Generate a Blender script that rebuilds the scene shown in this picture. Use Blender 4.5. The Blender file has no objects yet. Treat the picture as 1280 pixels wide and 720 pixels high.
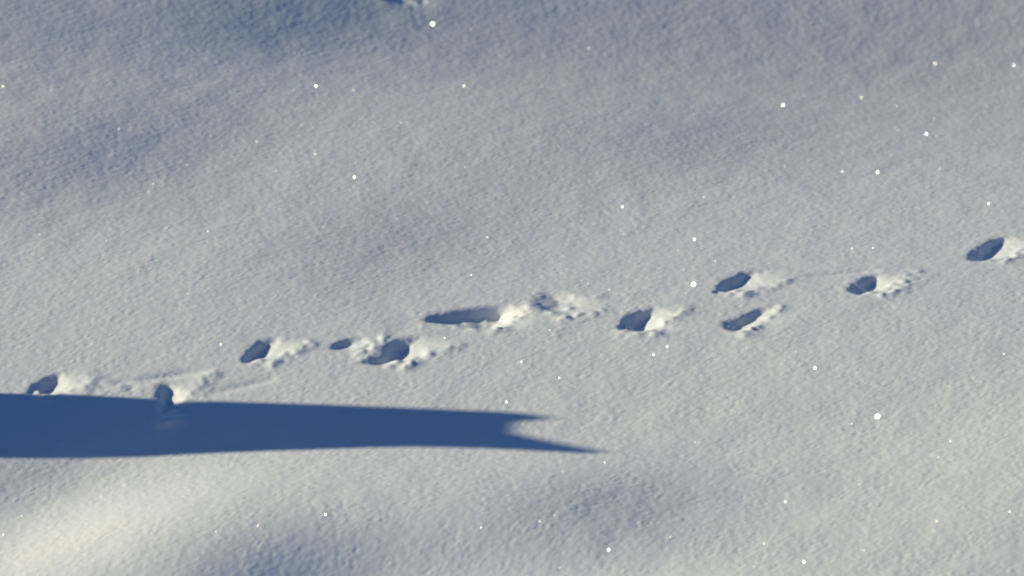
import bpy, bmesh, math, random
import numpy as np
from mathutils import Vector, Matrix

scene = bpy.context.scene
col = scene.collection
R = math.radians

# ------------------------------------------------------------------ camera
PITCH = 42.0            # degrees the camera looks down
DIST = 5.0              # metres from the lens to the middle of the track
WIDTH = 1.28            # metres of snow across the picture at that distance
CAM = Vector((0.0, -DIST * math.cos(R(PITCH)), DIST * math.sin(R(PITCH))))
cd = bpy.data.cameras.new('camera')
cd.sensor_width = 36.0
cd.lens = 36.0 * DIST / WIDTH
cd.clip_start = 0.05
cd.clip_end = 3000.0
cd.dof.use_dof = True
cd.dof.focus_distance = DIST - 0.13
cd.dof.aperture_fstop = 4.5
cam = bpy.data.objects.new('camera', cd)
cam.location = CAM
cam.rotation_euler = (R(90 - PITCH), 0, 0)
col.objects.link(cam)
scene.camera = cam

# ------------------------------------------------------------------ sky and sun
SUN_EL, SUN_AZ = 15.5, 4.0      # low sun from the left, a touch behind the snow field
SUN_DIR = Vector((math.cos(R(SUN_EL)) * math.cos(R(SUN_AZ)), -math.cos(R(SUN_EL)) * math.sin(R(SUN_AZ)), -math.sin(R(SUN_EL))))
world = bpy.data.worlds.new('World')
scene.world = world
world.use_nodes = True
nt = world.node_tree
nt.nodes.clear()
sky = nt.nodes.new('ShaderNodeTexSky')
sky.sky_type = 'NISHITA'
sky.sun_disc = False
sky.sun_elevation = R(SUN_EL)
sky.sun_rotation = R(-90 + SUN_AZ)
sky.altitude = 2500
sky.air_density = 1.0
sky.dust_density = 0.2
sky.ozone_density = 6.0
bg = nt.nodes.new('ShaderNodeBackground')
bg.inputs['Strength'].default_value = 0.086
wo = nt.nodes.new('ShaderNodeOutputWorld')
nt.links.new(sky.outputs[0], bg.inputs[0])
nt.links.new(bg.outputs[0], wo.inputs[0])

sl = bpy.data.lights.new('sun', 'SUN')
sl.energy = 4.9
sl.angle = R(0.53)
sl.color = (1.0, 0.912, 0.61)
sun = bpy.data.objects.new('sun', sl)
sun.rotation_euler = SUN_DIR.to_track_quat('-Z', 'Y').to_euler()
sun.location = (-6, 0.5, 4)
col.objects.link(sun)

vs = scene.view_settings
vs.view_transform = 'Standard'
vs.look = 'None'
vs.gamma = 1.0
vs.exposure = 0.0
vs.use_curve_mapping = False
scene.render.engine = 'CYCLES'
scene.cycles.filter_width = 2.3
scene.cycles.max_bounces = 6
scene.cycles.use_denoising = True

rng = np.random.default_rng(11)
random.seed(5)

# ------------------------------------------------------------------ helpers
def smooth(e0, e1, x):
    t = np.clip((x - e0) / (e1 - e0), 0, 1)
    return t * t * (3 - 2 * t)

def tag(o, label=None, cat=None, group=None, kind=None):
    if label: o['label'] = label
    if cat: o['category'] = cat
    if group: o['group'] = group
    if kind: o['kind'] = kind
    return o

def empty(name, loc):
    o = bpy.data.objects.new(name, None)
    o.empty_display_size = 0.03
    o.location = loc
    col.objects.link(o)
    return o

def mesh_obj(name, me, mat, parent=None, loc=None):
    o = bpy.data.objects.new(name, me)
    me.materials.clear()
    me.materials.append(mat)
    col.objects.link(o)
    if parent is not None:
        o.parent = parent
    if loc is not None:
        o.location = loc
    return o

# ------------------------------------------------------------------ materials
def snow_material():
    m = bpy.data.materials.new('snow')
    m.use_nodes = True
    t = m.node_tree
    b = t.nodes['Principled BSDF']
    b.inputs['Base Color'].default_value = (0.86, 0.88, 0.90, 1)
    b.inputs['Roughness'].default_value = 0.75
    b.inputs['Specular IOR Level'].default_value = 0.25
    b.inputs['Subsurface Weight'].default_value = 0.0
    tc = t.nodes.new('ShaderNodeNewGeometry')
    mp = t.nodes.new('ShaderNodeMapping')
    mp.inputs['Rotation'].default_value = (0, 0, R(-32))
    mp.inputs['Scale'].default_value = (0.75, 1.0, 1.0)
    n1 = t.nodes.new('ShaderNodeTexNoise')
    n1.inputs['Scale'].default_value = 150
    n1.inputs['Detail'].default_value = 3
    n1.inputs['Roughness'].default_value = 0.6
    bp = t.nodes.new('ShaderNodeBump')
    bp.inputs['Strength'].default_value = 0.28
    bp.inputs['Distance'].default_value = 0.0006
    t.links.new(tc.outputs['Position'], mp.inputs['Vector'])
    t.links.new(mp.outputs[0], n1.inputs['Vector'])
    t.links.new(n1.outputs['Fac'], bp.inputs['Height'])
    t.links.new(bp.outputs[0], b.inputs['Normal'])
    # faint natural variation of the grain
    n2 = t.nodes.new('ShaderNodeTexNoise')
    n2.inputs['Scale'].default_value = 9
    n2.inputs['Detail'].default_value = 6
    cr = t.nodes.new('ShaderNodeValToRGB')
    cr.color_ramp.elements[0].position = 0.3
    cr.color_ramp.elements[0].color = (0.88, 0.90, 0.925, 1)
    cr.color_ramp.elements[1].position = 0.7
    cr.color_ramp.elements[1].color = (0.93, 0.945, 0.95, 1)
    t.links.new(tc.outputs['Position'], n2.inputs['Vector'])
    t.links.new(n2.outputs['Fac'], cr.inputs['Fac'])
    t.links.new(cr.outputs[0], b.inputs['Base Color'])
    return m

def ice_material():
    """thin clear ice plate: most light passes through, a little is mirrored off the face"""
    m = bpy.data.materials.new('ice_crystal')
    m.use_nodes = True
    t = m.node_tree
    t.nodes.clear()
    tr = t.nodes.new('ShaderNodeBsdfTransparent')
    gl = t.nodes.new('ShaderNodeBsdfGlossy')
    gl.inputs['Roughness'].default_value = 0.30
    mx = t.nodes.new('ShaderNodeMixShader')
    mx.inputs[0].default_value = 0.07
    ou = t.nodes.new('ShaderNodeOutputMaterial')
    t.links.new(tr.outputs[0], mx.inputs[1])
    t.links.new(gl.outputs[0], mx.inputs[2])
    t.links.new(mx.outputs[0], ou.inputs['Surface'])
    return m

def bark_material():
    m = bpy.data.materials.new('weathered_bark')
    m.use_nodes = True
    t = m.node_tree
    b = t.nodes['Principled BSDF']
    b.inputs['Roughness'].default_value = 0.9
    tc = t.nodes.new('ShaderNodeTexCoord')
    mp = t.nodes.new('ShaderNodeMapping')
    mp.inputs['Scale'].default_value = (1, 1, 0.15)
    n = t.nodes.new('ShaderNodeTexNoise')
    n.inputs['Scale'].default_value = 90
    n.inputs['Detail'].default_value = 8
    cr = t.nodes.new('ShaderNodeValToRGB')
    cr.color_ramp.elements[0].position = 0.35
    cr.color_ramp.elements[0].color = (0.035, 0.026, 0.02, 1)
    cr.color_ramp.elements[1].position = 0.7
    cr.color_ramp.elements[1].color = (0.17, 0.13, 0.10, 1)
    bp = t.nodes.new('ShaderNodeBump')
    bp.inputs['Strength'].default_value = 0.8
    bp.inputs['Distance'].default_value = 0.004
    t.links.new(tc.outputs['Object'], mp.inputs['Vector'])
    t.links.new(mp.outputs[0], n.inputs['Vector'])
    t.links.new(n.outputs['Fac'], cr.inputs['Fac'])
    t.links.new(cr.outputs[0], b.inputs['Base Color'])
    t.links.new(n.outputs['Fac'], bp.inputs['Height'])
    t.links.new(bp.outputs[0], b.inputs['Normal'])
    return m

SNOW = snow_material()
ICE = ice_material()
BARK = bark_material()

# ------------------------------------------------------------------ the snow field: one height grid, fine around the track, coarser to the horizon
STEP = 0.002
def axis(lo, hi, far=400.0, grow=1.09):
    core = np.arange(lo, hi + STEP / 2, STEP)
    n = int(math.log(far * (grow - 1) / STEP + 1) / math.log(grow))
    out = np.cumsum(STEP * grow ** np.arange(1, n + 1))
    return np.concatenate([(lo - out)[::-1], core, core[-1] + out]), n, len(core)
X, nx0, ncx = axis(-0.80, 0.80)
Y, ny0, ncy = axis(-0.60, 0.96)
NX, NY = len(X), len(Y)
XX, YY = np.meshgrid(X, Y)              # [row = y, column = x]

def sample(H, x, y):
    x = np.clip(np.asarray(x, float), X[0], X[-1]); y = np.clip(np.asarray(y, float), Y[0], Y[-1])
    i = np.clip(np.searchsorted(X, x) - 1, 0, NX - 2); j = np.clip(np.searchsorted(Y, y) - 1, 0, NY - 2)
    u = (x - X[i]) / (X[i + 1] - X[i]); v = (y - Y[j]) / (Y[j + 1] - Y[j])
    return (H[j, i] * (1 - u) + H[j, i + 1] * u) * (1 - v) + (H[j + 1, i] * (1 - u) + H[j + 1, i + 1] * u) * v

FWD = np.array([0, math.cos(R(PITCH)), -math.sin(R(PITCH))])
UPV = np.array([0, math.sin(R(PITCH)), math.cos(R(PITCH))])
PXM = WIDTH / 1280.0 / DIST
def at(H, px, py):
    """the spot on the snow seen at a spot of the photograph (1280 x 720)"""
    d = FWD + np.array([1, 0, 0]) * (px - 640) * PXM + UPV * (360 - py) * PXM
    o = np.array(CAM)
    z = 0.0
    for _ in range(12):
        t = (z - o[2]) / d[2]
        p = o + d * t
        z = 0.5 * z + 0.5 * float(sample(H, p[0], p[1]))
    return p

# swells of the drift: each entry tilts the snow toward (+) or away from (-) the low sun
#        px   py    sx   sy  rot  tilt
SWELL = [
    (640, -40, 1100, 265,   0, -0.73),
    (640, 640, 1100, 240,   0,  0.14),
    (345,  35,  140,  55,  24, -0.26),
    (120, 205,  150,  60,  24, -0.36),
    (40,   60,   90,  60,  20, -0.12),
    (870, 190,  130,  60,  20, -0.20),
    (1150, 40,  170,  60,  15, -0.06),
    (480, 310,  130,  60,  20, -0.30),
    (200, 345,  150,  40,  15,  0.04),
    (100, 672,  120,  45,  20,  0.78),
    (10, 600,    80,  30,  20, -0.42),
    (335, 712,   75,  24,  10, -0.56),
    (765, 630,   90,  36,   5, -0.45),
    (740, 740,  140,  30,   0,  0.20),
    (1220, 570, 130,  60,  10,  0.12),
    (430, 175,  190,  42,  28,  0.10),
    (1010, 690, 260,  50,   0,  0.14),
    (1260, 560, 110,  60,  15,  0.10),
    (250, 255,  110,  40,  20, -0.07),
    (1000, 450, 130,  50,  10,  0.06),
    (350, 605,  230,  30,   0,  0.08),
]
TAN = math.tan(R(SUN_EL))
H0 = np.zeros((NY, NX))
for _ in range(3):
    F = np.zeros((NY, NX))
    for px, py, sx, sy, rot, amp in SWELL:
        c = at(H0, px, py)
        k = 1.0 / math.sin(R(PITCH))
        ca, sa = math.cos(R(rot)), math.sin(R(rot))
        dx = XX - c[0]; dy = (YY - c[1]) / k            # un-foreshorten the depth axis
        u = (dx * ca + dy * sa) / (sx * 0.001); v = (-dx * sa + dy * ca) / (sy * 0.001)
        F += amp * np.exp(-0.5 * np.minimum(u * u + v * v, 80))
    S = F * TAN
    H = np.zeros((NY, NX))
    L = 4.0
    for i in range(1, NX):
        h = X[i] - X[i - 1]
        a = math.exp(-h / L)
        H[:, i] = H[:, i - 1] * a + 0.5 * (S[:, i] + S[:, i - 1]) * min(h, L * (1 - a) + 1e-9)
    H0 = H - sample(H, 0, 0)
# the wider field rolls gently
H0 += 0.10 * smooth(1.5, 6, np.hypot(XX, YY)) * (np.sin(XX * 0.55 + 1) * np.cos(YY * 0.43 + 0.4))

# grain and small clumps of the wind-packed surface
N = 1024
def fft_noise(wl_lo, wl_hi, aniso=1.0, rot=0.0, seed=0):
    r = np.random.default_rng(seed)
    f = np.fft.fftfreq(N, STEP)
    fx, fy = np.meshgrid(f, f)
    c, s = math.cos(rot), math.sin(rot)
    fu = (fx * c + fy * s) * aniso; fv = (-fx * s + fy * c) / aniso
    q = np.hypot(fu, fv) + 1e-9
    lo, hi = 1 / wl_hi, 1 / wl_lo
    w = np.exp(-np.maximum(0, np.log(q / hi)) ** 2 * 6) * np.exp(-np.maximum(0, np.log(lo / q)) ** 2 * 6)
    g = np.fft.ifft2(np.fft.fft2(r.standard_normal((N, N))) * w / np.sqrt(q)).real
    return g / g.std()
ROT = R(33)
G = 0.000076 * fft_noise(0.007, 0.013, 1.18, ROT, 1) * np.clip(1 + 0.3 * fft_noise(0.03, 0.12, 1.2, ROT, 9), 0.35, 1.9)
G += 0.00003 * np.abs(fft_noise(0.009, 0.016, 1.2, ROT, 12)) ** 1.5
G += 0.00007 * fft_noise(0.015, 0.03, 1.1, ROT, 2)
G += 0.00016 * fft_noise(0.06, 0.20, 1.15, ROT, 3)
LUMP = fft_noise(0.016, 0.040, 1.0, 0, 4)
FINE = fft_noise(0.006, 0.012, 1.0, 0, 6)
ix = np.mod(np.round((X - X[nx0]) / STEP).astype(np.int64), N)
iy = np.mod(np.round((Y - Y[ny0]) / STEP).astype(np.int64), N)
fade = (smooth(0.006, 0.0025, np.gradient(X)))[None, :] * (smooth(0.006, 0.0025, np.gradient(Y)))[:, None]
LUMPS = LUMP[iy][:, ix]; FINES = FINE[iy][:, ix]
HG = H0 + G[iy][:, ix] * fade

# ------------------------------------------------------------------ the track: hollows pressed into the snow and the snow kicked out of them
PRINTS = [
 dict(out=[(31,491),(47,477),(66,467),(84,466),(83,478),(70,491),(62,494),(41,494)], D=18, kick=[((80,492),(110,474),9,7)],
      lumps=[(60,496,4),(49,488,3)], label='leftmost paw print, touching the upper edge of the long blue shadow'),
 dict(out=[(197,486),(206,481),(223,480),(225,500),(233,516),(222,521),(213,514),(203,522),(194,514),(193,502)], D=18, rag=1.5, kick=[((231,498),(266,467),7,5),((204,528),(226,526),6,9)],
      drag=[((150,479),(262,462),4,2.6),((262,492),(340,474),4,1.8)], rise=[((110,486),(190,482),8,1.6)],
      lumps=[(208,527,5),(222,525,4)], label='narrow upright paw print sunk into the blue shadow, with drag lines above it'),
 dict(out=[(300,451),(312,434),(328,422),(353,422),(342,434),(339,447),(325,448),(309,455)], D=20, kick=[((340,453),(388,430),7,7)],
      lumps=[(324,451,4.5),(316,455,3)], label='paw print above the blue shadow with a crumbly tail of snow, third from left'),
 dict(out=[(410,436),(422,426),(441,421),(462,420),(451,428),(433,436),(419,438)], D=19, rag=0.35, kick=[((457,440),(475,426),9,10)],
      label='small narrow paw print just left of the biggest white lump of snow'),
 dict(out=[(451,452),(462,449),(480,444),(484,428),(504,422),(532,418),(523,430),(512,446),(504,457),(494,450),(480,457),(457,456)], D=21, rag=0.6,
      kick=[((512,455),(540,440),7,9),((540,440),(572,433),6,5)], lumps=[(496,452,5),(486,458,3.5),(505,461,3)], label='large ragged paw print between the small narrow print and the long shallow one'),
 dict(out=[(526,403),(535,393),(559,389),(594,383),(641,380),(638,391),(627,403),(615,411),(594,410),(570,406),(547,405)], D=29, rag=0.3, slide=0.42,
      kick=[((622,409),(664,385),8,8)], lumps=[(592,412,3),(570,408,2.5)], label='long shallow sliding paw print in the middle of the track'),
 dict(out=[(655,379),(674,365),(700,363),(725,377),(702,392),(683,391)], D=12, rag=0.7, slide=0.06, kick=[((706,399),(755,388),7,5),((720,372),(790,368),6,3)],
      lumps=[(690,392,3.5),(712,384,3),(740,392,3)], label='faint scuffed paw print just right of the long shallow slide'),
 dict(out=[(771,411),(779,397),(797,387),(827,383),(824,393),(819,402),(814,413),(797,415)], D=20, kick=[((818,414),(856,388),8,8),((778,419),(810,422),6,3)],
      lumps=[(785,405,3),(797,418,4),(806,416,3.5),(780,416,3)], label='single deep paw print below and left of the biggest bright glint'),
 dict(out=[(894,365),(902,352),(926,339),(963,335),(946,345),(941,355),(924,360),(897,367)], D=18, kick=[((930,369),(982,351),6,7)],
      lumps=[(921,364,4),(912,368,3)], label='upper one of the two paw prints that lie close together'),
 dict(out=[(900,405),(915,399),(930,394),(950,384),(974,381),(959,395),(943,406),(926,413),(919,417)], D=16, kick=[((932,416),(976,386),7,7)],
      lumps=[(938,412,3.2),(946,409,2.6),(913,406,2.6)], label='lower one of the two paw prints that lie close together'),
 dict(out=[(1059,363),(1068,353),(1083,345),(1103,341),(1104,357),(1096,362),(1085,364),(1074,369)], D=20, kick=[((1108,366),(1148,343),11,6)],
      drag=[((1015,344),(1092,338),4,2)], lumps=[(1088,366,4.5),(1102,369,3),(1077,357,3)], label='paw print with a broad bright heap of snow on its right, second from right'),
 dict(out=[(1208,319),(1219,312),(1236,297),(1267,294),(1262,306),(1247,321),(1236,322),(1227,327),(1210,325)], D=20, kick=[((1254,325),(1290,308),8,8)],
      lumps=[(1237,325,4.5),(1221,317,3.2)], label='rightmost paw print, cut by the right edge of the picture'),
 dict(out=[(462,-14),(480,0),(498,7),(516,9),(534,2),(530,-12),(500,-22)], D=6, kick=[],
      label='half seen hollow at the top edge of the picture'),
]

def chaikin(P, n=2):
    for _ in range(n):
        Q = np.roll(P, -1, 0)
        P = np.stack([0.75 * P + 0.25 * Q, 0.25 * P + 0.75 * Q], 1).reshape(-1, 2)
    return P

def signed_distance(P, x, y):
    """positive inside the outline"""
    d2 = np.full(x.shape, 1e9); inside = np.zeros(x.shape, bool)
    for a, b in zip(P, np.roll(P, -1, 0)):
        e = b - a
        t = np.clip(((x - a[0]) * e[0] + (y - a[1]) * e[1]) / (e @ e + 1e-15), 0, 1)
        d2 = np.minimum(d2, (x - a[0] - t * e[0]) ** 2 + (y - a[1] - t * e[1]) ** 2)
        cross = ((a[1] > y) != (b[1] > y))
        if abs(e[1]) > 1e-12:
            inside ^= cross & (x < e[0] * (y - a[1]) / e[1] + a[0])
    return np.where(inside, 1, -1) * np.sqrt(d2)

def capsule(H, p0, p1, w, x, y):
    a = at(H, *p0)[:2]; b = at(H, *p1)[:2]
    e = b - a
    t = np.clip(((x - a[0]) * e[0] + (y - a[1]) * e[1]) / (e @ e), 0, 1)
    d = np.hypot(x - a[0] - t * e[0], y - a[1] - t * e[1]) / (w * 0.001)
    return np.exp(-0.5 * np.minimum(d * d, 60)), t

def blur(a, sigma):
    r = int(3 * sigma + 1); w = np.exp(-0.5 * (np.arange(-r, r + 1) / sigma) ** 2); w /= w.sum()
    for ax in (0, 1):
        p = np.pad(a, [(r, r) if q == ax else (0, 0) for q in (0, 1)], mode='edge')
        a = sum(w[k] * np.take(p, np.arange(k, k + a.shape[ax]), ax) for k in range(2 * r + 1))
    return a

OWNER = np.full((NY - 1, NX - 1), -1, np.int16)      # which part each grid face belongs to (print * 4 + part)
HT = HG.copy()
PARTS = ['hollow', 'kicked_snow', 'drag_mark']
for n, P in enumerate(PRINTS):
    poly = np.array([at(H0, *q)[:2] for q in P['out']])
    P['centre'] = at(H0, *np.mean(P['out'], 0))
    poly = chaikin(poly, 2)
    lo = poly.min(0) - 0.16; hi = poly.max(0) + 0.20
    i0, i1 = np.searchsorted(X, [lo[0], hi[0]]); j0, j1 = np.searchsorted(Y, [lo[1], hi[1]])
    x = XX[j0:j1, i0:i1]; y = YY[j0:j1, i0:i1]; lum = LUMPS[j0:j1, i0:i1]; fin = FINES[j0:j1, i0:i1]
    rag = P.get('rag', 1.0) * (0.0015 * lum + 0.0006 * fin)
    D = P['D'] * 0.00062
    d1 = signed_distance(poly, x, y) + rag
    wall = 0.016
    hole = smooth(-0.0015, wall, d1)
    for sh, dep in [(q, (1 - q / 40.0) ** 1.15) for q in range(3, 40, 3)]:   # the foot drags out: a ramp on the right
        d2 = signed_distance(poly + np.array([sh * 0.001, sh * -0.0002]), x, y) + rag
        hole = np.maximum(hole, dep * smooth(-0.003, wall * 1.2, d2))
    # snow pressed out: a faint collar round the rim
    rim = np.exp(-((np.minimum(d1, 0) + 0.004) / 0.006) ** 2) * (d1 < 0.002)
    cx, cy = poly.mean(0); ex = np.ptp(poly[:, 0]); ey = np.ptp(poly[:, 1])
    low = np.clip(0.5 - 0.45 * (x - cx) / ex - 0.75 * (y - cy) / ey, 0, 1)      # deepest where the toes dug in, lower left
    if 'slide' in P:                          # the foot slid in: the floor falls away to the right
        low = P['slide'] + (1 - P['slide']) * np.clip((x - poly[:, 0].min()) / ex, 0, 1.0)
        hole = hole * low; low = 0.72
    dz = -D * hole * (0.74 + 0.36 * low) + hole * (0.0009 * lum + 0.0003 * fin) + 0.0004 * rim * (0.5 + 0.5 * lum)
    kick = np.zeros_like(x)
    for p0, p1, w, hh in P.get('kick', []):
        c, t = capsule(H0, p0, p1, w, x, y)
        lumpy = 0.40 * np.clip(0.80 + 0.36 * lum + 0.22 * fin, 0.05, 2.2)
        kick = np.maximum(kick, c * hh * 0.001 * lumpy * (1.05 - 0.35 * t))
    for p0, p1, w, hh in P.get('rise', []):
        c, t = capsule(H0, p0, p1, w, x, y)
        kick = np.maximum(kick, c * hh * 0.001 * (1 + 0.3 * lum))
    kick *= (1 - 0.9 * smooth(0.0, 0.006, d1))
    drag = np.zeros_like(x)
    for p0, p1, w, hh in P.get('drag', []):
        c, t = capsule(H0, p0, p1, w, x, y)
        drag = np.maximum(drag, c * hh * 0.001 * (0.5 + 0.7 * np.sin(np.pi * np.clip(t, 0.05, 0.95))))
    for px, py, r in P.get('lumps', []):     # soft lumps left on the near rim
        q = at(H0, px, py)
        dd = np.hypot((x - q[0]) / 1.25, y - q[1]) / (r * 0.001) + 0.12 * lum
        dz = dz * (1 - 0.6 * np.exp(-0.5 * dd ** 2)) + 0.62 * r * 0.001 * np.exp(-0.5 * dd ** 2 / 0.8)
    dz = blur(dz, 1.15)                      # powder slumps: no hard edges
    kick = blur(kick, 1.05); drag = blur(drag, 1.2)
    HT[j0:j1, i0:i1] += dz + kick - drag
    own = OWNER[j0:j1 - 1, i0:i1 - 1]
    f = lambda a: a[:-1, :-1]
    own[(f(drag) > 0.0010)] = n * 4 + 2
    own[(f(kick) > 0.0008)] = n * 4 + 1
    own[(f(hole) > 0.06)] = n * 4 + 0
def pieces(code):
    """the connected runs of faces that carry one code; specks go back to the field"""
    jj, ii = np.nonzero(OWNER == code)
    todo = set(zip(jj.tolist(), ii.tolist())); out = []
    while todo:
        seed = todo.pop(); st = [seed]; run = [seed]
        while st:
            j, i = st.pop()
            for q in ((j + 1, i), (j - 1, i), (j, i + 1), (j, i - 1)):
                if q in todo:
                    todo.remove(q); st.append(q); run.append(q)
        if len(run) < 60:
            for j, i in run: OWNER[j, i] = -1
        else:
            out.append(np.array([j * (NX - 1) + i for j, i in run]))
    return out
PIECES = {(n, k): pieces(n * 4 + k) for n in range(len(PRINTS)) for k in range(3)}
# loose snow banked against the stump outside the picture
STUMP_X = -1.15

# ------------------------------------------------------------------ the stump whose shadow crosses the snow
def back(px, py):
    g = at(H0, px, py)
    t = (g[0] - STUMP_X) / SUN_DIR[0]
    s = g - np.array(SUN_DIR) * t
    return s[1], s[2]
UP_EDGE = np.array([back(*p) for p in [(0,492),(100,494),(200,499),(300,502),(400,505),(550,511),(620,514)]])
LOW_EDGE = np.array([back(*p) for p in [(0,571),(110,571),(250,567),(400,562),(480,559),(555,558),(620,561)]])
A_EDGE = [np.array([back(*p) for p in q]) for q in ([(600,513),(655,516),(692,522)], [(600,531),(655,527),(692,524)])]
B_EDGE = [np.array([back(*p) for p in q]) for q in ([(600,530),(640,541),(680,550),(730,560),(762,565)], [(600,560),(640,562),(680,564.5),(730,567),(762,567)])]

def lathe(sections, seed, nseg=28, closed_tip=True, rough=0.05):
    """sections: (x, y, z, r); bark-ridged tapering body"""
    r = random.Random(seed)
    ph = [r.uniform(0, 6.28) for _ in range(6)]
    bm = bmesh.new()
    rings = []
    for k, (x, y, z, rad) in enumerate(sections):
        ring = []
        for s in range(nseg):
            a = 2 * math.pi * s / nseg
            q = 1 + rough * (math.sin(5 * a + ph[0] + 9 * z) * 0.5 + math.sin(9 * a + ph[1] - 14 * z) * 0.35 + math.sin(13 * a + ph[2] + 30 * z) * 0.25)
            ring.append(bm.verts.new((x + rad * q * math.cos(a), y + rad * q * math.sin(a), z)))
        rings.append(ring)
    for a, b in zip(rings, rings[1:]):
        for s in range(nseg):
            bm.faces.new((a[s], a[(s + 1) % nseg], b[(s + 1) % nseg], b[s]))
    bm.faces.new(rings[0][::-1])
    bm.faces.new(rings[-1])
    for f in bm.faces: f.smooth = True
    return bm

def spans(up, low, zs):
    out = []
    up = up[np.argsort(up[:, 1])]; low = low[np.argsort(low[:, 1])]
    for z in zs:
        a = np.interp(z, up[:, 1], up[:, 0]); b = np.interp(z, low[:, 1], low[:, 0])
        out.append(((a + b) / 2, abs(a - b) / 2))
    return out
zlo = max(UP_EDGE[:, 1].min(), LOW_EDGE[:, 1].min()); zhi = min(UP_EDGE[:, 1].max(), LOW_EDGE[:, 1].max())
zs = np.linspace(zlo, zhi, 14)
body = spans(UP_EDGE, LOW_EDGE, zs)
(c0, r0), (c1, r1) = body[0], body[4]
lean = (c1 - c0) / (zs[4] - zs[0])
zg = float(sample(H0, STUMP_X, c0))
sec = []
for z in np.linspace(zg - 0.06, zs[0] - 0.01, 7):
    k = (zs[0] - z)
    sec.append((STUMP_X, c0 - lean * k * 0.6, z, r0 * (1 + 0.5 * max(0, k) ** 1.0 + 1.2 * max(0, zg + 0.03 - z))))
sec += [(STUMP_X, c, z, r) for (c, r), z in zip(body, zs)]
base = Vector((STUMP_X, sec[0][1], zg))
stump = empty('broken_stump', base)
tag(stump, 'dark broken tree stump with a forked tip that throws the long blue shadow', 'stump')
def put(bm, name, mat, parent):
    me = bpy.data.meshes.new(name)
    for v in bm.verts: v.co -= base
    bm.to_mesh(me); bm.free()
    return mesh_obj(name, me, mat, parent)
put(lathe(sec, 1), 'trunk', BARK, stump)
for k, (up, low) in enumerate((A_EDGE, B_EDGE)):
    z0 = zhi - 0.02; z1 = min(up[:, 1].max(), low[:, 1].max())
    zz = np.linspace(z0, z1, 9)
    s = [(STUMP_X, c, z, max(r, 0.0012)) for (c, r), z in zip(spans(up, low, zz), zz)]
    put(lathe(s, 3 + k, 14, rough=0.08), 'splintered_prong', BARK, stump)
# the snow banks up round it
d2 = (XX - STUMP_X) ** 2 + (YY - sec[0][1]) ** 2
HT += 0.018 * np.exp(-d2 / (2 * 0.11 ** 2))

# ------------------------------------------------------------------ mesh the field; the parts of each print are cut from the same grid so that they meet without a seam
gx = np.gradient(HT, X, axis=1); gy = np.gradient(HT, Y, axis=0)
NRM = np.stack([-gx, -gy, np.ones_like(gx)], -1)
NRM /= np.linalg.norm(NRM, axis=-1, keepdims=True)
VID = np.arange(NY * NX).reshape(NY, NX)
QUAD = np.stack([VID[:-1, :-1], VID[:-1, 1:], VID[1:, 1:], VID[1:, :-1]], -1).reshape(-1, 4)
CO = np.stack([XX, YY, HT], -1).reshape(-1, 3)
NR = NRM.reshape(-1, 3)
own = OWNER.reshape(-1)

def grid_mesh(name, quads, origin):
    used, inv = np.unique(quads.reshape(-1), return_inverse=True)
    co = (CO[used] - np.array(origin)).astype(np.float32)
    me = bpy.data.meshes.new(name)
    nf = len(quads)
    me.vertices.add(len(used)); me.loops.add(nf * 4); me.polygons.add(nf)
    me.vertices.foreach_set('co', co.ravel())
    me.loops.foreach_set('vertex_index', inv.astype(np.int32).ravel())
    me.polygons.foreach_set('loop_start', np.arange(0, nf * 4, 4, dtype=np.int32))
    me.polygons.foreach_set('use_smooth', np.ones(nf, bool))
    me.update(calc_edges=True)
    me.normals_split_custom_set_from_vertices(NR[used].astype(np.float32))
    return me

field = mesh_obj('snow_field', grid_mesh('snow_field', QUAD[own < 0], (0, 0, 0)), SNOW)
tag(field, 'sunlit drifted snow surface with soft blue hollows and fine grain', 'snow', kind='structure')

for n, P in enumerate(PRINTS):
    c = P['centre']
    origin = (c[0], c[1], c[2])
    root = empty('paw_print', origin)
    tag(root, P['label'], 'paw print', 'paw prints crossing the snow')
    for k, part in enumerate(PARTS):
        for run in PIECES[n, k]:
            mesh_obj(part, grid_mesh(part, QUAD[np.sort(run)], origin), SNOW, root)

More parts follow.
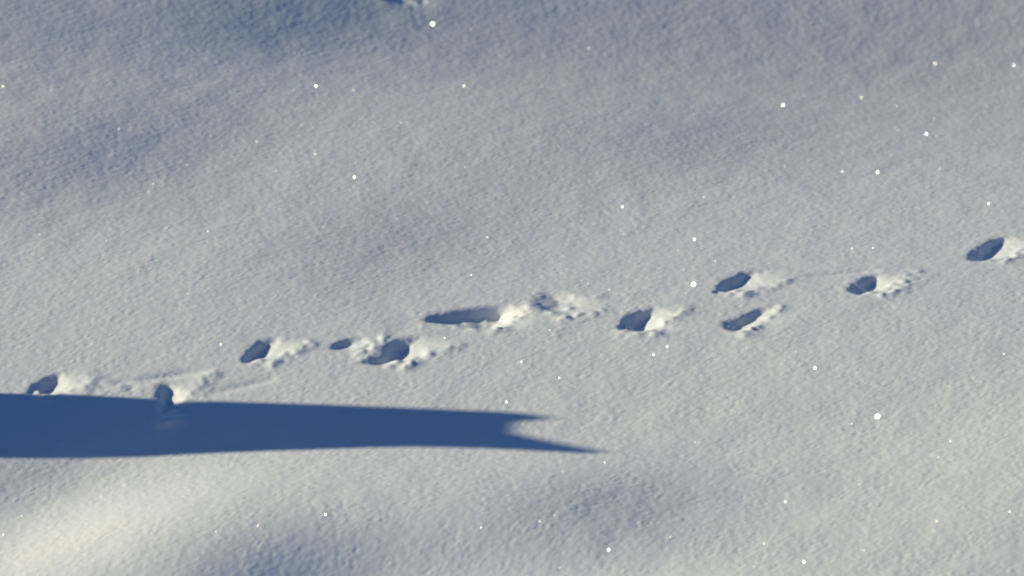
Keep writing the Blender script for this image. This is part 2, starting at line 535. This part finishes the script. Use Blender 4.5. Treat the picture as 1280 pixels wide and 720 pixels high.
# ------------------------------------------------------------------ ice crystals that catch the sun
GLINTS = [   # px, py, radius in mm, which one
 (867,357,5.0,'biggest bright ice crystal, glinting just left of the paired paw prints'),
 (1097,522,5.0,'big bright ice crystal alone on smooth snow at lower right'),
 (541,31,4.0,'bright ice crystal near the top edge, right of the half seen hollow'),
 (551,49,1.6,'faint ice crystal just below the bright one near the top edge'),
 (588,36,1.8,'faint ice crystal right of the bright one near the top edge'),
 (443,222,3.0,'bright ice crystal on the slope left of the picture centre'),
 (395,108,2.8,'bright ice crystal on the right flank of the blue upper left hollow'),
 (367,113,1.6,'faint ice crystal left of the bright one beside the blue hollow'),
 (394,193,2.0,'small ice crystal up and left of the bright one left of centre'),
 (345,214,1.6,'faint ice crystal left of the bright one left of centre'),
 (277,182,1.9,'small ice crystal on the right edge of the blue slope at left'),
 (222,135,1.7,'faint ice crystal in the blue slope at upper left'),
 (64,113,1.8,'faint ice crystal close to the left edge of the blue slope'),
 (133,301,1.9,'small ice crystal on the bright swell at middle left'),
 (186,240,1.5,'faint ice crystal between the blue slope and the bright swell'),
 (404,284,1.7,'faint ice crystal below the bright one left of centre'),
 (534,253,1.7,'faint ice crystal above the long shallow print, high on the slope'),
 (609,297,2.0,'small ice crystal above the right end of the long shallow print'),
 (580,108,2.5,'ice crystal at upper middle with a faint neighbour on its left'),
 (567,110,1.6,'faint ice crystal left neighbour of the one at upper middle'),
 (581,209,1.6,'faint ice crystal straight below the pair at upper middle'),
 (736,61,2.0,'small ice crystal alone at the top, right of centre'),
 (778,259,2.6,'ice crystal on the slope above the single deep print'),
 (780,293,1.7,'faint ice crystal between that slope and the single deep print'),
 (868,300,2.8,'ice crystal above the biggest bright glint'),
 (855,338,1.7,'faint ice crystal touching the upper left of the biggest glint'),
 (735,355,1.9,'small ice crystal above the scuffed snow in mid track'),
 (880,247,2.0,'small ice crystal on the slope above the paired paw prints'),
 (867,143,1.6,'faint ice crystal left of the bright one at upper right'),
 (979,132,3.1,'bright ice crystal on the shaded slope at upper right'),
 (948,84,1.6,'faint ice crystal up and left of the bright one at upper right'),
 (1004,59,1.6,'faint ice crystal nearest the top edge at upper right'),
 (1169,80,2.7,'ice crystal near the upper right corner'),
 (1267,82,2.6,'ice crystal at the right edge near the upper right corner'),
 (1158,168,2.8,'ice crystal at right, middle of a slanting row of three'),
 (1167,149,1.7,'faint ice crystal just above the middle one of the slanting row'),
 (1123,163,1.5,'faint ice crystal left of the middle one of the slanting row'),
 (1097,216,2.9,'ice crystal at right, lowest of a slanting row of three'),
 (1175,211,1.7,'faint ice crystal right of the lowest one of the slanting row'),
 (1236,255,2.5,'ice crystal on the snow above the rightmost paw print'),
 (1149,261,1.5,'faint ice crystal up and left of the rightmost paw print'),
 (1065,311,2.3,'ice crystal above the print that is second from right'),
 (1226,345,1.7,'faint ice crystal just below the rightmost paw print'),
 (1019,461,2.9,'bright ice crystal below and right of the paired paw prints'),
 (995,440,1.8,'faint ice crystal left of the bright one below the paired prints'),
 (933,435,1.6,'faint ice crystal just under the lower paired print'),
 (1255,443,2.4,'ice crystal near the right edge below the rightmost print'),
 (834,434,2.6,'right one of two ice crystals below the single deep print'),
 (817,444,2.5,'left one of two ice crystals below the single deep print'),
 (652,453,2.3,'ice crystal below the long shallow print'),
 (687,413,2.0,'small ice crystal below the faint scuffed print'),
 (556,423,2.4,'ice crystal in the kicked snow under the long shallow print'),
 (633,503,2.5,'ice crystal just above the upper tip of the blue shadow'),
 (756,579,2.0,'small ice crystal under the lower tip of the blue shadow'),
 (852,520,1.7,'faint ice crystal right of the blue shadow tips'),
 (869,553,1.6,'faint ice crystal below and right of the blue shadow tips'),
 (276,431,2.1,'small ice crystal left of the third print from left'),
 (371,446,1.8,'small ice crystal in the crumbly tail of the third print'),
 (1188,552,2.0,'upper one of two ice crystals right of the big lone glint'),
 (1173,572,1.8,'lower one of two ice crystals right of the big lone glint'),
 (1074,606,1.9,'small ice crystal below the big lone glint'),
 (982,628,2.6,'ice crystal at lower right, right of the dark dip'),
 (693,645,1.8,'small ice crystal at the left rim of the lower dark dip'),
 (675,652,2.2,'ice crystal left of the lower dark dip'),
 (761,688,3.0,'bright ice crystal near the bottom edge under the dark dip'),
 (700,710,1.8,'small ice crystal on the bottom edge left of the bright one'),
 (955,680,2.0,'small ice crystal near the bottom, below the one right of the dip'),
 (1005,703,2.6,'ice crystal on the bottom edge at right'),
 (943,709,1.7,'faint ice crystal on the bottom edge right of the middle'),
 (1171,652,2.2,'ice crystal in the lower right corner area, left one of two'),
 (1262,640,2.0,'ice crystal in the lower right corner area, right one of two'),
 (407,644,2.5,'ice crystal on the bright snow right of the bottom dark dip'),
 (391,629,1.7,'faint ice crystal up and left of the one by the bottom dip'),
 (286,616,1.9,'upper right one of the pair on the bright bottom left swell'),
 (279,615,1.6,'upper left one of the pair on the bright bottom left swell'),
 (290,661,1.8,'right one of two faint crystals above the bottom dark dip'),
 (270,665,1.7,'left one of two faint crystals above the bottom dark dip'),
 (4,669,2.1,'ice crystal at the left edge near the bottom left corner'),
]
bpy.context.view_layer.update()
V0 = lambda p: (np.array(CAM) - p) / np.linalg.norm(np.array(CAM) - p)
def crystal_mesh():
    bm = bmesh.new()
    lo, hi = [], []
    for s in range(6):
        a = math.pi / 3 * s
        lo.append(bm.verts.new((math.cos(a) * 1.0, math.sin(a) * 1.0, -0.5)))
        hi.append(bm.verts.new((math.cos(a) * 0.94, math.sin(a) * 0.94, 0.0)))
    bm.faces.new(lo[::-1]); bm.faces.new(hi)
    for s in range(6):
        bm.faces.new((lo[s], lo[(s + 1) % 6], hi[(s + 1) % 6], hi[s]))
    me = bpy.data.meshes.new('ice_crystal')
    bm.to_mesh(me); bm.free()
    me.materials.append(ICE)
    return me
CRYSTAL = crystal_mesh()
for px, py, r, label in GLINTS:
    p = at(HT, px, py)
    hv = Vector(V0(p)) - SUN_DIR
    hv.normalize()
    faint = 0.0 if r > 2.7 else (0.05 if r > 2.4 else (0.10 if r > 1.9 else 0.14))
    tw = random.uniform(0, 6.28)
    hv = (hv + Vector((math.cos(tw), math.sin(tw), 0.3 * math.sin(tw * 3))) * faint).normalized()
    r *= 0.64 if r > 3.5 else 0.53
    o = bpy.data.objects.new('ice_crystal', CRYSTAL)
    o.rotation_mode = 'QUATERNION'
    o.rotation_quaternion = hv.to_track_quat('Z', 'Y')
    o.scale = (r * 0.001,) * 3
    o.location = Vector(p) + hv * r * 0.0004 + Vector((0, 0, r * 0.0006))
    col.objects.link(o)
    tag(o, label, 'ice crystal', 'ice crystals glinting on the snow')

# fainter sparkle: tiny plates tilted, with some scatter, to mirror the sun into the camera
rr = random.Random(21)
V, F = [], []
for k in range(420):
    x = rr.uniform(-0.78, 0.78); y = rr.uniform(-0.56, 0.80)
    z = float(sample(HT, x, y)); p = np.array([x, y, z])
    hv = Vector(V0(p)) - SUN_DIR
    hv.normalize()
    hv = (hv + Vector((rr.gauss(0, 1), rr.gauss(0, 1), rr.gauss(0, 1))) * 0.22).normalized()
    m = hv.to_track_quat('Z', 'Y').to_matrix()
    r = rr.choice((0.0005, 0.0006, 0.0007, 0.0009, 0.0011))
    n0 = len(V)
    for zz in (-0.4, 0.0):
        for q in range(6):
            c = m @ Vector((math.cos(q * math.pi / 3) * r, math.sin(q * math.pi / 3) * r, zz * r))
            V.append((x + c.x, y + c.y, z + c.z + r * 0.5))
    F.append([n0 + q for q in range(5, -1, -1)]); F.append([n0 + 6 + q for q in range(6)])
    for q in range(6):
        F.append([n0 + q, n0 + (q + 1) % 6, n0 + 6 + (q + 1) % 6, n0 + 6 + q])
me = bpy.data.meshes.new('frost_glitter')
me.from_pydata(V, [], F)
tag(mesh_obj('frost_glitter', me, ICE), 'fine frost glitter sprinkled all over the snow surface', 'frost', kind='stuff')
